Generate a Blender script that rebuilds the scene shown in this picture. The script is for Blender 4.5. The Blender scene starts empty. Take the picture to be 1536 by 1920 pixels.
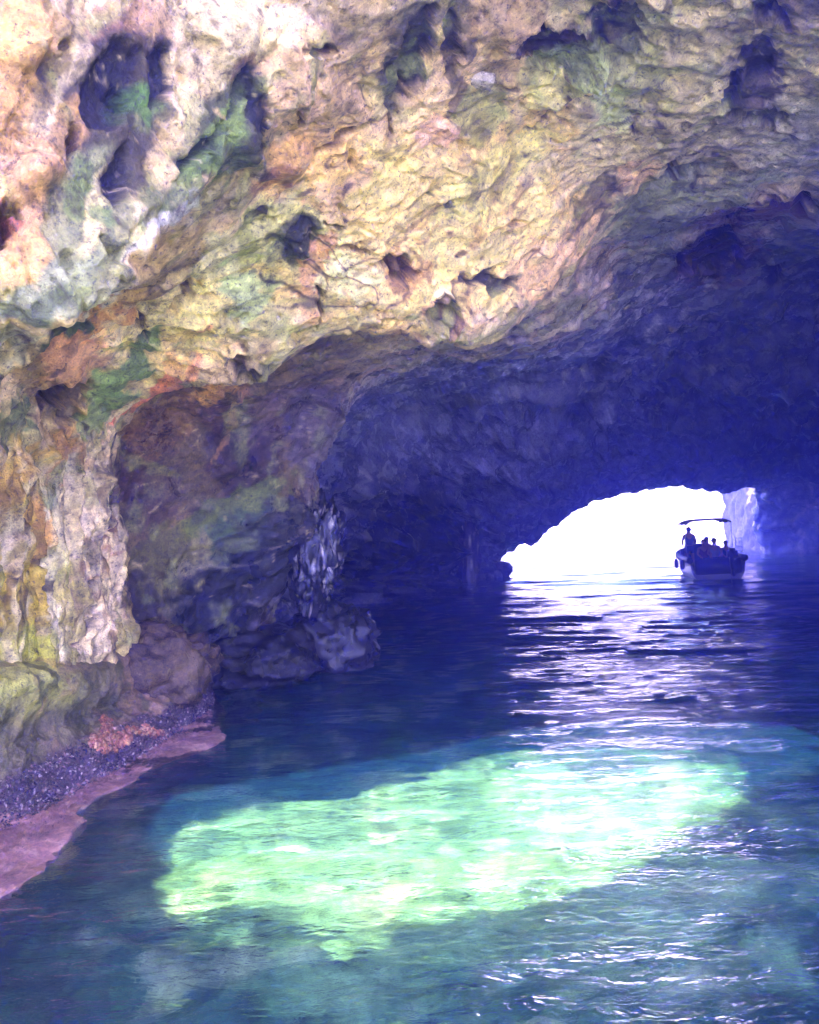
import bpy, math, random
import numpy as np
from mathutils import Vector, Matrix
random.seed(7)
R = math.radians
S = bpy.context.scene
C = S.collection

# ---------------------------------------------------------------- camera, world, sun, exposure
CAM = np.array([0.0, 0.0, 2.0]); F = 1664.0; HZ = 1000.0
PITCH = math.atan((HZ - 960) / F); ROLL = R(2.2)
f_ = np.array([0, math.cos(PITCH), math.sin(PITCH)])
u0 = np.array([0, -math.sin(PITCH), math.cos(PITCH)]); r0 = np.array([1.0, 0, 0])
r_ = r0 * math.cos(ROLL) - u0 * math.sin(ROLL)
u_ = u0 * math.cos(ROLL) + r0 * math.sin(ROLL)
cd = bpy.data.cameras.new('camera'); cam = bpy.data.objects.new('camera', cd); C.objects.link(cam)
M = Matrix(((r_[0], u_[0], -f_[0], CAM[0]), (r_[1], u_[1], -f_[1], CAM[1]), (r_[2], u_[2], -f_[2], CAM[2]), (0, 0, 0, 1)))
cam.matrix_world = M
cd.sensor_fit = 'HORIZONTAL'; cd.sensor_width = 36; cd.lens = 36 * F / 1536
cd.clip_start = 0.05; cd.clip_end = 3000
S.camera = cam

SUN_EL, SUN_AZ = R(49), R(168)       # azimuth measured from +Y towards +X: the sun stands behind the camera, a little right
sdir = np.array([math.sin(SUN_AZ) * math.cos(SUN_EL), math.cos(SUN_AZ) * math.cos(SUN_EL), math.sin(SUN_EL)])  # towards the sun
w = bpy.data.worlds.new('World'); S.world = w; w.use_nodes = True
nt = w.node_tree; nt.nodes.clear()
sky = nt.nodes.new('ShaderNodeTexSky'); sky.sky_type = 'NISHITA'; sky.sun_disc = False
sky.sun_elevation = SUN_EL; sky.sun_rotation = SUN_AZ; sky.dust_density = 4.0; sky.air_density = .8
bg = nt.nodes.new('ShaderNodeBackground'); bg.inputs['Strength'].default_value = 0.115
wo = nt.nodes.new('ShaderNodeOutputWorld')
nt.links.new(sky.outputs[0], bg.inputs[0]); nt.links.new(bg.outputs[0], wo.inputs[0])
sl = bpy.data.lights.new('sun', 'SUN'); sl.energy = 5.0; sl.angle = R(0.5); sl.color = (1.0, 0.93, 0.82)
so = bpy.data.objects.new('sun', sl); C.objects.link(so)
so.rotation_euler = Vector(sdir).to_track_quat('Z', 'Y').to_euler(); so.location = (4, -20, 30)
S.view_settings.view_transform = 'Standard'; S.view_settings.look = 'None'
S.view_settings.gamma = 1.0; S.view_settings.exposure = 4.7
S.render.engine = 'CYCLES'
cy = S.cycles
cy.use_denoising = True; cy.max_bounces = 8; cy.diffuse_bounces = 4; cy.glossy_bounces = 4
cy.transmission_bounces = 6; cy.transparent_max_bounces = 12; cy.volume_bounces = 2
cy.sample_clamp_indirect = 6.0; cy.sample_clamp_direct = 0; cy.blur_glossy = 1.0
cy.caustics_reflective = True; cy.caustics_refractive = True

# ---------------------------------------------------------------- helpers
def P(px, py, Y):                    # point that the photo shows at (px, py), Y metres ahead
    d = f_ + r_ * (px - 768) / F - u_ * (py - 960) / F
    return CAM + d * (Y / d[1])
def W(px, py, z=0.0):                # point at height z
    d = f_ + r_ * (px - 768) / F - u_ * (py - 960) / F
    return CAM + d * ((z - CAM[2]) / d[2])
def proj(p):
    q = p - CAM; zz = np.maximum(q @ f_, 0.05)
    return 768 + F * (q @ r_) / zz, 960 - F * (q @ u_) / zz

def _h(ix, iy, iz, s):
    n = (ix * 374761393 + iy * 668265263 + iz * 2147483647 + s * 1274126177) & 0xffffffff
    n = ((n ^ (n >> 13)) * 1274126177) & 0xffffffff
    n = ((n ^ (n >> 16)) * 2246822519) & 0xffffffff
    return (n ^ (n >> 15)) & 0xffffffff
def perlin(p, seed=0):
    p = np.asarray(p, dtype=np.float64); i = np.floor(p).astype(np.int64); f = p - i
    t = f * f * f * (f * (f * 6 - 15) + 10); out = 0
    for dx in (0, 1):
        for dy in (0, 1):
            for dz in (0, 1):
                h = _h(i[..., 0] + dx, i[..., 1] + dy, i[..., 2] + dz, seed)
                gx = ((h & 1023) / 511.5 - 1); gy = (((h >> 10) & 1023) / 511.5 - 1); gz = (((h >> 20) & 1023) / 511.5 - 1)
                g = gx * (f[..., 0] - dx) + gy * (f[..., 1] - dy) + gz * (f[..., 2] - dz)
                wx = t[..., 0] if dx else 1 - t[..., 0]; wy = t[..., 1] if dy else 1 - t[..., 1]; wz = t[..., 2] if dz else 1 - t[..., 2]
                out = out + g * wx * wy * wz
    return out
def fbm(p, o=4, seed=0, gain=.5):
    a, r = 1.0, 0
    for k in range(o):
        r = r + a * perlin(p * 2 ** k, seed + k); a *= gain
    return r
def ridged(p, o=4, seed=0, gain=.5):
    a, r = 1.0, 0
    for k in range(o):
        r = r + a * (1 - np.abs(perlin(p * 2 ** k, seed + k)) * 2.2) ** 2; a *= gain
    return r
def pchip(y, n):                     # y: (K, ...) -> samples; n: list of subdivisions per interval
    y = np.asarray(y, float); K = len(y); d = np.diff(y, axis=0); m = np.zeros_like(y)
    s = d[:-1] * d[1:]
    hm = np.where(s > 0, 2 * d[:-1] * d[1:] / np.where(np.abs(d[:-1] + d[1:]) < 1e-9, 1, d[:-1] + d[1:]), 0)
    m[1:-1] = hm; m[0] = d[0]; m[-1] = d[-1]
    out = []
    for k in range(K - 1):
        t = np.linspace(0, 1, n[k], endpoint=False)
        if k == K - 2: t = np.linspace(0, 1, n[k] + 1)
        t = t.reshape((-1,) + (1,) * (y.ndim - 1))
        out.append((2*t**3 - 3*t**2 + 1) * y[k] + (t**3 - 2*t**2 + t) * m[k] + (-2*t**3 + 3*t**2) * y[k+1] + (t**3 - t**2) * m[k+1])
    return np.concatenate(out)
def normals(G):
    a = np.gradient(G, axis=0); b = np.gradient(G, axis=1); n = np.cross(a, b)
    return n / np.maximum(np.linalg.norm(n, axis=-1, keepdims=True), 1e-9)
def grid_mesh(name, G, col=None, keep=None, extra=0):
    h, wd = G.shape[:2]; me = bpy.data.meshes.new(name)
    idx = np.arange(h * wd).reshape(h, wd)
    q = np.stack([idx[:-1, :-1], idx[:-1, 1:], idx[1:, 1:], idx[1:, :-1]], -1).reshape(-1, 4)
    if keep is not None: q = q[keep.reshape(-1)]
    me.vertices.add(h * wd); me.vertices.foreach_set('co', G.reshape(-1).astype(np.float32))
    me.loops.add(len(q) * 4); me.loops.foreach_set('vertex_index', q.reshape(-1).astype(np.int32))
    me.polygons.add(len(q)); me.polygons.foreach_set('loop_start', (np.arange(len(q)) * 4).astype(np.int32))
    me.update(calc_edges=True); me.polygons.foreach_set('use_smooth', np.ones(len(q), bool))
    if col is not None:
        at = me.color_attributes.new('stain', 'FLOAT_COLOR', 'POINT')
        c = np.ones((h * wd, 4), np.float32); c[:, :3] = col.reshape(-1, 3)
        c[:, 3] = np.asarray(extra, float).reshape(-1)
        at.data.foreach_set('color', c.reshape(-1))
    me.validate(); return me
def link(name, me, mat, parent=None, **kw):
    o = bpy.data.objects.new(name, me); C.objects.link(o)
    if mat: me.materials.append(mat)
    if parent: o.parent = parent
    for k, v in kw.items(): o[k] = v
    return o
def lin(c): 
    c = np.asarray(c, float) / 255; return np.where(c <= .04045, c / 12.92, ((c + .055) / 1.055) ** 2.4)
def sm(a, b, x):
    t = np.clip((x - a) / (b - a), 0, 1); return t * t * (3 - 2 * t)

class N:                             # small node helper
    def __init__(s, name):
        s.m = bpy.data.materials.new(name); s.m.use_nodes = True; s.t = s.m.node_tree; s.t.nodes.clear()
        s.out = s.n('OutputMaterial')
    def n(s, t, **kw):
        x = s.t.nodes.new('ShaderNode' + t)
        for k, v in kw.items():
            if k.startswith('i_'): x.inputs[k[2:].replace('_', ' ')].default_value = v
            else: setattr(x, k, v)
        return x
    def l(s, a, b): s.t.links.new(a, b)
    def math(s, op, a, b=None, c=None):
        x = s.n('Math', operation=op)
        for i, v in enumerate((a, b, c)):
            if v is None: continue
            if hasattr(v, 'is_output'): s.l(v, x.inputs[i])
            else: x.inputs[i].default_value = v
        return x.outputs[0]
    def noise(s, co, scale, detail=4, rough=.5, dist=0, typ=None):
        x = s.n('TexNoise'); x.inputs['Scale'].default_value = scale; x.inputs['Detail'].default_value = detail
        x.inputs['Roughness'].default_value = rough; x.inputs['Distortion'].default_value = dist
        if typ: x.noise_type = typ
        s.l(co, x.inputs['Vector']); return x.outputs[0]
    def ramp(s, fac, stops):
        x = s.n('ValToRGB'); e = x.color_ramp.elements
        while len(e) < len(stops): e.new(.5)
        for k, (p, c) in enumerate(stops): e[k].position = p; e[k].color = (*c, 1) if len(c) == 3 else c
        s.l(fac, x.inputs[0]); return x.outputs[0]
    def mapping(s, co, scale=(1, 1, 1), rot=(0, 0, 0)):
        x = s.n('Mapping'); x.inputs['Scale'].default_value = scale; x.inputs['Rotation'].default_value = rot
        s.l(co, x.inputs[0]); return x.outputs[0]

# ---------------------------------------------------------------- rock material
def rock_material(name, scale=1.0, bump=1.0, wet=0.0):
    k = N(name); geo = k.n('NewGeometry'); pos = geo.outputs['Position']
    att = k.n('VertexColor', layer_name='stain')
    n1 = k.noise(pos, 2.2 * scale, 8, .62, .4); n2 = k.noise(pos, 14 * scale, 8, .7, .2)
    n3 = k.noise(pos, 60 * scale, 4, .6)
    vo = k.n('TexVoronoi', feature='F1'); vo.inputs['Scale'].default_value = 9 * scale; 
    wp = k.n('VectorMath', operation='ADD'); wn = k.n('TexNoise'); wn.inputs['Scale'].default_value = 5 * scale
    k.l(pos, wn.inputs['Vector']); sc = k.n('VectorMath', operation='SCALE'); sc.inputs['Scale'].default_value = .25 / scale
    k.l(wn.outputs[1], sc.inputs[0]); k.l(pos, wp.inputs[0]); k.l(sc.outputs[0], wp.inputs[1]); k.l(wp.outputs[0], vo.inputs['Vector'])
    # mottled colour: mineral blotches, dark lichen specks
    v = k.math('ADD', k.math('MULTIPLY', n1, .4), k.math('ADD', k.math('MULTIPLY', n2, .4), k.math('MULTIPLY', n3, .2)))
    val = k.ramp(v, [(.38, (.26, .25, .23)), (.46, (.72, .71, .68)), (.53, (1.05, 1.03, .99)), (.61, (1.6, 1.57, 1.5))])
    mx = k.n('MixRGB', blend_type='MULTIPLY'); mx.inputs[0].default_value = 1
    k.l(att.outputs[0], mx.inputs[1]); k.l(val, mx.inputs[2])
    sp = k.ramp(k.noise(pos, 26 * scale, 6, .75), [(.56, (0, 0, 0)), (.64, (1, 1, 1))])
    mx2 = k.n('MixRGB', blend_type='MIX'); k.l(k.math('MULTIPLY', sp, .75), mx2.inputs[0]); k.l(mx.outputs[0], mx2.inputs[1]); mx2.inputs[2].default_value = (.035, .030, .022, 1)
    b = k.n('BsdfPrincipled'); k.l(mx2.outputs[0], b.inputs['Base Color'])
    r = k.ramp(n1, [(.35, (.45 - .3 * wet,) * 3), (.6, (.95 - .5 * wet,) * 3)])
    r = k.math('MULTIPLY', r, k.math('SUBTRACT', 1.0, k.math('MULTIPLY', att.outputs[1], .6 if name == 'cave_rock' else 0)))
    k.l(r, b.inputs['Roughness']); b.inputs['Specular IOR Level'].default_value = .35 + .3 * wet
    h = k.math('ADD', k.math('MULTIPLY', n1, .26), k.math('ADD', k.math('MULTIPLY', n2, .22), k.math('MULTIPLY', n3, .12)))
    rdg = k.n('TexNoise'); rdg.noise_type = 'RIDGED_MULTIFRACTAL'; rdg.inputs['Scale'].default_value = 3.2 * scale; rdg.inputs['Detail'].default_value = 7; rdg.inputs['Roughness'].default_value = .62; rdg.inputs['Distortion'].default_value = .5
    k.l(pos, rdg.inputs['Vector']); h = k.math('ADD', h, k.math('MULTIPLY', k.math('MINIMUM', rdg.outputs[0], 3.0), .09))
    if name == 'cave_rock':
        rb = k.n('TexNoise'); rb.noise_type = 'RIDGED_MULTIFRACTAL'; rb.inputs['Scale'].default_value = .7; rb.inputs['Detail'].default_value = 6
        k.l(k.mapping(pos, (1, .6, 1.6), (.3, .5, 0)), rb.inputs['Vector']); h = k.math('ADD', h, k.math('MULTIPLY', k.math('MULTIPLY', rb.outputs[0], att.outputs[1]), .9))
    h = k.math('ADD', h, k.math('MULTIPLY', k.math('MINIMUM', vo.outputs[0], .35), .10))
    bp = k.n('Bump'); bp.inputs['Strength'].default_value = 1.0 * bump; bp.inputs['Distance'].default_value = .12 / scale
    k.l(h, bp.inputs['Height']); k.l(bp.outputs[0], b.inputs['Normal'])
    k.l(b.outputs[0], k.out.inputs[0]); return k.m
ROCK = rock_material('cave_rock', 1.0, 1.0, .35)

# ---------------------------------------------------------------- cave: a net of arch sections, near to far
# every section runs from the left foot, over the ceiling, to the right foot
BACK = {3: [1.0, .95, .8, .6, .2, .0], 4: [1.1, 1.1, 1.0, .8, .3], 5: [1.75, 1.8, 1.75, 1.6, 1.45, 1.0, .6, .2], 6: [2.3, 2.25, 2.2, 2.1, 2.0, 1.4, .9, .4],
        7: [2.3, 2.3, 2.3, 2.2, 2.1, 1.6, 1.0, .5], 8: [1.9, 1.9, 1.9, 1.8, 1.6, 1.4, 1.1, .6], 9: [1.9, 1.9, 1.8, 1.7, 1.6, 1.4, 1.1, .8, .4]}
NSEC = [0]
def sec(pts, lz, rz):
    NSEC[0] += 1; bk = BACK.get(NSEC[0] , []); bk = bk + [0] * (len(pts) - len(bk))
    a = [P(p[0], p[1], p[2] + q) for p, q in zip(pts, bk)]; L = a[0].copy(); L[2] = lz; Rr = a[-1].copy(); Rr[2] = rz
    return [L] + a + [Rr]
rows = [
 # A: just above the frame
 sec([(-700,1500,3.2),(-620,1250,3.2),(-560,1000,3.3),(-480,760,3.4),(-400,480,3.5),(-240,180,3.7),(0,-120,3.9),(180,-330,4.0),(420,-420,4.3),(700,-420,4.6),(960,-380,5.0),(1250,-330,5.4),(1650,-200,5.8),(2300,0,6.5),(3400,500,7),(3500,1400,7)], -3, -3),
 # B0: upper rocks
 sec([(-420,1480,3.9),(-380,1300,3.9),(-340,1080,3.9),(-300,860,3.9),(-240,620,3.9),(-90,330,4.0),(90,90,4.3),(250,-60,4.6),(480,-120,4.9),(740,-130,5.2),(990,-110,5.6),(1260,-60,6.1),(1600,0,6.6),(2200,150,7.5),(3000,600,8),(3100,1350,8)], -3, -3),
 # B1: the hanging bulge, upper left
 sec([(-200,1480,4.5),(-190,1300,4.5),(-180,1080,4.5),(-160,860,4.5),(-60,660,4.35),(110,585,4.4),(235,500,4.6),(370,330,5.2),(560,160,5.6),(760,90,6.0),(985,60,6.5),(1240,90,7.0),(1540,130,7.6),(2150,300,8.6),(2900,700,9.5),(3000,1300,9.5)], -3, -3),
 # B2: behind the bulge
 sec([(-110,1470,5.1),(-100,1300,5.1),(-90,1080,5.1),(-80,880,5.1),(-60,650,5.4),(105,560,5.5),(225,480,5.5),(380,345,5.8),(565,220,6.1),(760,170,6.5),(985,150,7.1),(1235,170,7.6),(1530,200,8.4),(2120,400,9.4),(2800,760,10),(2900,1300,10)], -3, -3),
 # C: left columns, bright ceiling
 sec([(110,1380,6.0),(110,1250,5.9),(110,1090,6.0),(90,930,6.1),(80,780,6.1),(190,640,6.2),(360,540,6.4),(540,450,6.8),(710,400,7.3),(880,370,7.8),(1030,320,8.4),(1220,300,9.2),(1500,300,10.4),(2100,500,11),(2600,820,12),(2700,1250,12)], -3, -3),
 # D: first lip
 sec([(215,1330,7.0),(250,1190,6.9),(232,1060,7.0),(208,910,7.0),(222,800,7.0),(325,716,7.1),(455,715,7.5),(585,640,7.9),(715,615,8.5),(870,635,9.0),(1005,560,9.6),(1150,430,10.6),(1480,390,12.4),(2050,600,13),(2450,860,14),(2550,1220,14)], -3, -3),
 # E: hidden behind the first lip
 sec([(205,1320,8.0),(215,1190,8.0),(200,1060,8.2),(190,900,8.3),(215,780,8.3),(330,694,8.4),(462,690,8.6),(592,618,9.0),(722,585,9.8),(878,600,10.4),(1010,530,11.0),(1160,450,12.0),(1480,430,13.6),(1950,620,14.5),(2350,870,15),(2400,1200,15)], -3, -3),
 # F: the olive recess
 sec([(300,1300,9.4),(330,1180,9.5),(350,1060,9.6),(360,940,9.6),(375,840,9.5),(420,765,9.5),(505,715,9.7),(600,672,10.2),(740,640,11.2),(895,650,12.2),(1060,600,13),(1230,510,14),(1510,470,16),(1900,640,17),(2250,880,18),(2300,1180,18)], -3, -3),
 # G: second lip
 sec([(480,1290,11.0),(500,1190,11.1),(545,1090,11.2),(610,1000,11.4),(592,900,11.4),(636,800,11.4),(655,745,11.9),(692,712,12.4),(800,685,13.2),(935,670,14.2),(1085,630,15.2),(1270,560,16.5),(1540,520,18.5),(1850,680,20),(2100,900,21),(2150,1140,21)], -3, -3),
 # H: behind it, the black side chamber
 sec([(430,1180,17),(430,1140,17),(470,1060,17),(520,980,16.5),(560,880,16),(605,800,15.5),(660,760,15.5),(740,735,16.5),(850,722,17.6),(965,705,18.8),(1110,680,20),(1290,640,21.5),(1560,600,24),(1800,720,25),(2000,900,26),(2020,1110,26)], -4, -4),
 # I
 sec([(690,1115,27),(690,1080,27),(700,1030,27),(715,980,26.5),(735,920,25.5),(765,860,24.5),(805,820,24.5),(865,795,25),(935,775,26),(1025,760,27),(1145,748,28.5),(1320,730,31),(1560,715,34),(1760,800,36),(1850,920,37),(1870,1070,37)], -5, -5),
 # J
 sec([(885,1093,34.5),(882,1075,34.5),(878,1045,34.5),(875,1010,34),(888,970,33.5),(918,930,33),(960,900,33),(1010,873,33.5),(1082,850,34),(1165,835,35),(1262,825,36.5),(1390,820,39),(1540,835,42),(1640,880,44),(1680,950,45),(1700,1048,46)], -5, -5),
 # K: rim of the far opening
 sec([(938,1082,38),(932,1072,38),(930,1056,38),(946,1040,38),(990,1006,38),(1050,975,38),(1110,948,38.5),(1158,922,39),(1212,911,40),(1283,901,41),(1330,917,43),(1376,915,45),(1413,909,48),(1422,950,50),(1428,990,51),(1432,1036,52)], -5, -5),
 # L: turning outwards to the sea cliff
 sec([(900,1082,40),(890,1060,40),(880,1020,40),(880,980,40),(900,930,41),(960,890,41),(1060,860,41.5),(1120,830,42),(1200,820,43),(1283,815,44),(1350,820,46),(1420,830,48),(1480,860,51),(1500,930,53),(1500,980,54),(1500,1034,55)], -5, -5),
 sec([(600,1080,44),(560,1000,44),(520,900,44),(520,800,44),(560,700,44),(700,640,44),(850,600,44),(1000,580,45),(1150,570,46),(1280,570,47),(1400,580,48),(1520,600,50),(1700,700,53),(1900,850,56),(2000,950,58),(2050,1034,60)], -5, -5),
]
net = np.array(rows)                                   # rows x cols x 3
net = np.swapaxes(pchip(np.swapaxes(net, 0, 1), [14, 26, 36, 40, 36, 40, 56, 60, 60, 60, 60, 60, 50, 24, 12, 12, 8]), 0, 1)
ROWN = [24, 60, 30, 90, 110, 40, 70, 70, 40, 60, 60, 60, 16, 10]
rid = np.concatenate([np.linspace(k, k + 1, n, endpoint=False) for k, n in enumerate(ROWN[:-1])] + [np.linspace(len(ROWN) - 1, len(ROWN), ROWN[-1] + 1)])
G = pchip(net, ROWN)
rid2 = np.repeat(rid[:, None], G.shape[1], 1)
px, py = proj(G)
Nn = normals(G)
if np.sum(Nn[110:200, 150:400] * (CAM - G[110:200, 150:400])) < 0: Nn = -Nn     # towards the inside of the cave

# --- relief
near = 1 - sm(9.5, 18, G[..., 1])
flow = np.stack([G @ np.array([.75, .25, .60]), G @ np.array([-.55, .55, .62]), G @ np.array([.2, -.9, .4])], -1)
colm = sm(330, 200, px) * sm(760, 900, py) * (rid2 < 5.6)           # fluted columns on the left
warp = np.stack([fbm(G * .8 + 11, 3, 3), fbm(G * .8 + 31, 3, 5), fbm(G * .8 + 57, 3, 9)], -1)
d = .15 * fbm(G * .75 + warp * .5, 3, 20)
d += .10 * (ridged(flow * np.array([.32, 2.0, 1.0]) + warp * .35, 3, 40) - .9) * sm(-.25, .25, fbm(G * .5, 2, 41))
d += .022 * (1 - .7 * colm) * (ridged(flow * np.array([.6, 4.6, 2.4]) + warp * .4, 3, 43) - .9) * (1 - .7 * colm)
d += .016 * fbm(G * 3.1 + warp, 4, 60)
chip = perlin(G * 2.2 + warp * 1.5, 77); chip2 = perlin(G * 5.3 + warp * 2, 78)
d += .035 * sm(.0, .16, chip) * sm(-.1, .2, perlin(G * .9, 79)) + .025 * sm(.02, .12, chip2)          # broken steps
pit = perlin(G * 6.5 + warp * 2, 95); pit2 = perlin(G * 13 + warp * 3, 96)
d -= near * (.07 * sm(.30, .42, pit) + .03 * sm(.30, .40, pit2))
d += .010 * near * (ridged(flow * np.array([3.0, 8.0, 5.0]) + warp * 2.5, 3, 97) - .9)
d += colm * .15 * (ridged(G * np.array([2.8, 2.8, .28]) + warp * .22, 2, 90) - .9) + colm * .05 * (ridged(G * np.array([8, 8, .7]) + warp * .5, 2, 92) - .9)
far = sm(14, 26, G[..., 1])
d = d * (1 + .6 * far) + far * 1.2 * fbm(G * .26, 3, 130) + far * .55 * (ridged(G * np.array([.3, .3, .75]), 4, 140) - .9) + far * .45 * sm(0, .08, perlin(G * np.array([.35, .35, .7]), 141)) + far * .2 * sm(0, .08, perlin(G * 1.1, 142))
rimdamp = np.where(np.abs(rid2 - 12) < 1.2, .30 + .55 * np.clip(np.abs(rid2 - 12), 0, 1), 1.0)
d *= rimdamp
# hollows and holes: (px, py, rx, ry, tilt deg, depth m)
HOL = [(775,120,26,105,18,.12),(850,90,16,60,10,.09),(1050,90,75,42,8,.12),(1160,60,48,62,0,.13),(1440,30,28,26,0,.18),(1425,125,34,42,15,.10),
 (1375,175,34,10,-45,.16),(1395,215,26,16,20,.14),(1450,225,24,26,30,.16),(1275,315,32,14,-12,.26),(835,378,15,7,0,.16),(765,512,30,26,20,.30),
 (720,500,18,10,0,.18),(925,530,46,14,4,.12),(835,590,24,30,15,.22),(745,650,18,26,0,.2),(345,555,40,12,-42,.3),(262,632,12,6,0,.14),
 (490,408,14,20,20,.14),(560,455,34,22,-50,.06),(600,570,6,34,8,.2),(450,170,18,50,20,.07),(370,280,12,60,35,.16),(475,210,14,55,0,.05),
 (195,170,48,80,15,.14),(285,140,22,50,-10,.12),(130,270,14,30,20,.18),(220,330,20,60,10,.14),(12,430,14,46,10,.25),(95,745,30,18,0,.2),(130,770,28,12,0,.14),(660,465,40,7,0,.12),
 (728,210,5,36,0,.15),(620,415,16,4,10,.18),(1480,370,36,14,-10,.25),(1510,380,14,16,0,.22),(1380,410,30,12,-10,.2),(1330,475,70,40,-20,.3),(1455,505,14,24,0,.3),
 (455,690,20,26,-10,.14),(120,730,50,30,0,.10),(180,860,8,22,0,.14),(560,200,5,30,5,.1),(610,105,30,14,0,.12),(1190,235,5,16,0,.12),(1225,240,4,10,0,.1),(1020,230,34,5,-35,.1),(1000,60,6,24,30,.14),
 (90,1160,8,14,0,.1),(100,1040,6,30,0,.1),(45,1000,6,60,0,.12),(170,1140,5,70,0,.12),(205,960,7,60,0,.1),(40,400,10,14,0,.15),(255,600,14,20,20,.14),(640,260,60,8,-30,.1)]
BMP = [(545,300,44,52,10,.16),(840,572,22,20,0,.20),(560,460,30,34,-40,.14),(1110,130,70,26,-12,.16),(480,690,20,20,0,.10),(60,330,50,50,0,.18),(25,60,55,120,15,.18),
 (420,60,85,80,-20,.12),(620,200,90,60,0,.08),(760,515,12,16,0,.14),(120,690,60,36,-20,.10),(460,265,30,60,25,.10),(840,610,20,18,0,.12),(1480,345,30,14,0,.14),(1400,360,30,10,0,.1),(1040,180,60,20,-20,.10),(1260,450,60,14,-15,.14)]
H0_ = G.copy(); fr = (rid2 < 5.3) & (rid2 > .3)
fr2 = rid2 < 9
wq = np.stack([fbm(G * 3.3 + 5, 3, 201), fbm(G * 3.3 + 15, 3, 203)], -1) * 26 + np.stack([fbm(G * 11 + 5, 2, 205), fbm(G * 11 + 15, 2, 207)], -1) * 9
hf = 1.5 * fbm(flow * np.array([2.2, 7, 4]) + warp * 1.5, 5, 211, .62); hf2 = 1.3 * fbm(H0_ * 9 + warp, 4, 213, .6)
def ragged(m, st): return sm(.25, .62, m * (1 + .0) + .28 * hf + .16 * hf2) * min(1, st * 1.08)
def blob(cx, cy, rx, ry, ang, warpk=1.0):
    a = R(ang); dx = px + wq[..., 0] * warpk - cx; dy = py + wq[..., 1] * warpk - cy
    X = dx * math.cos(a) + dy * math.sin(a); Yy = -dx * math.sin(a) + dy * math.cos(a)
    return np.sqrt((X / rx) ** 2 + (Yy / ry) ** 2)
okf = np.where(fr | ((py < 620) & (px > 1150) & fr2), 1.0, 0.0)
holm = np.zeros_like(d)
for (cx, cy, rx, ry, a, dep) in HOL:
    m = sm(.35, .62, sm(1.5, .5, blob(cx, cy, rx, ry, a, .9)) + .22 * hf + .12 * hf2) * okf
    d -= .75 * dep * m; holm = np.maximum(holm, m)
for (cx, cy, rx, ry, a, dep) in BMP:
    d += dep * sm(1.2, .1, blob(cx, cy, rx, ry, a, .5)) * okf
H0 = G.copy()
G = G + Nn * d[..., None]

# --- mineral and algae stains, with some light and shade painted in
def mixc(c, col, m, sat=1.0):
    col = np.asarray(col, float); col = col.mean() * (1 - sat) + col * sat
    return c * (1 - m[..., None]) + lin(col * np.array([1.03, 1, .92])) * m[..., None]
base = np.zeros(G.shape) + lin((206, 186, 150))
base = mixc(base, (104, 108, 140), sm(9.0, 15, H0[..., 1]))  # far rock tinted blue, painting in the blue light there
warpc = fbm(H0 * 1.7 + warp * 1.2, 5, 300)
base = mixc(base, (176, 156, 104), sm(.05, .35, warpc) * .6 * near)
base = mixc(base, (220, 184, 160), sm(.05, .35, -warpc) * .6 * near)
band = fbm(flow * np.array([.35, 2.6, 1.5]) + warp * .4, 5, 360); band2 = fbm(flow * np.array([.5, 4.5, 2.6]) + warp * .5 + 7, 5, 365)
base = mixc(base, (236, 222, 186), sm(.05, .35, band) * .55 * near); base = mixc(base, (124, 118, 72), sm(.08, .34, -band) * .65 * near)
base = mixc(base, (214, 176, 140), sm(.16, .4, band2) * .22 * near); base = mixc(base, (122, 136, 80), sm(.12, .34, -band2) * .6 * near)
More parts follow.
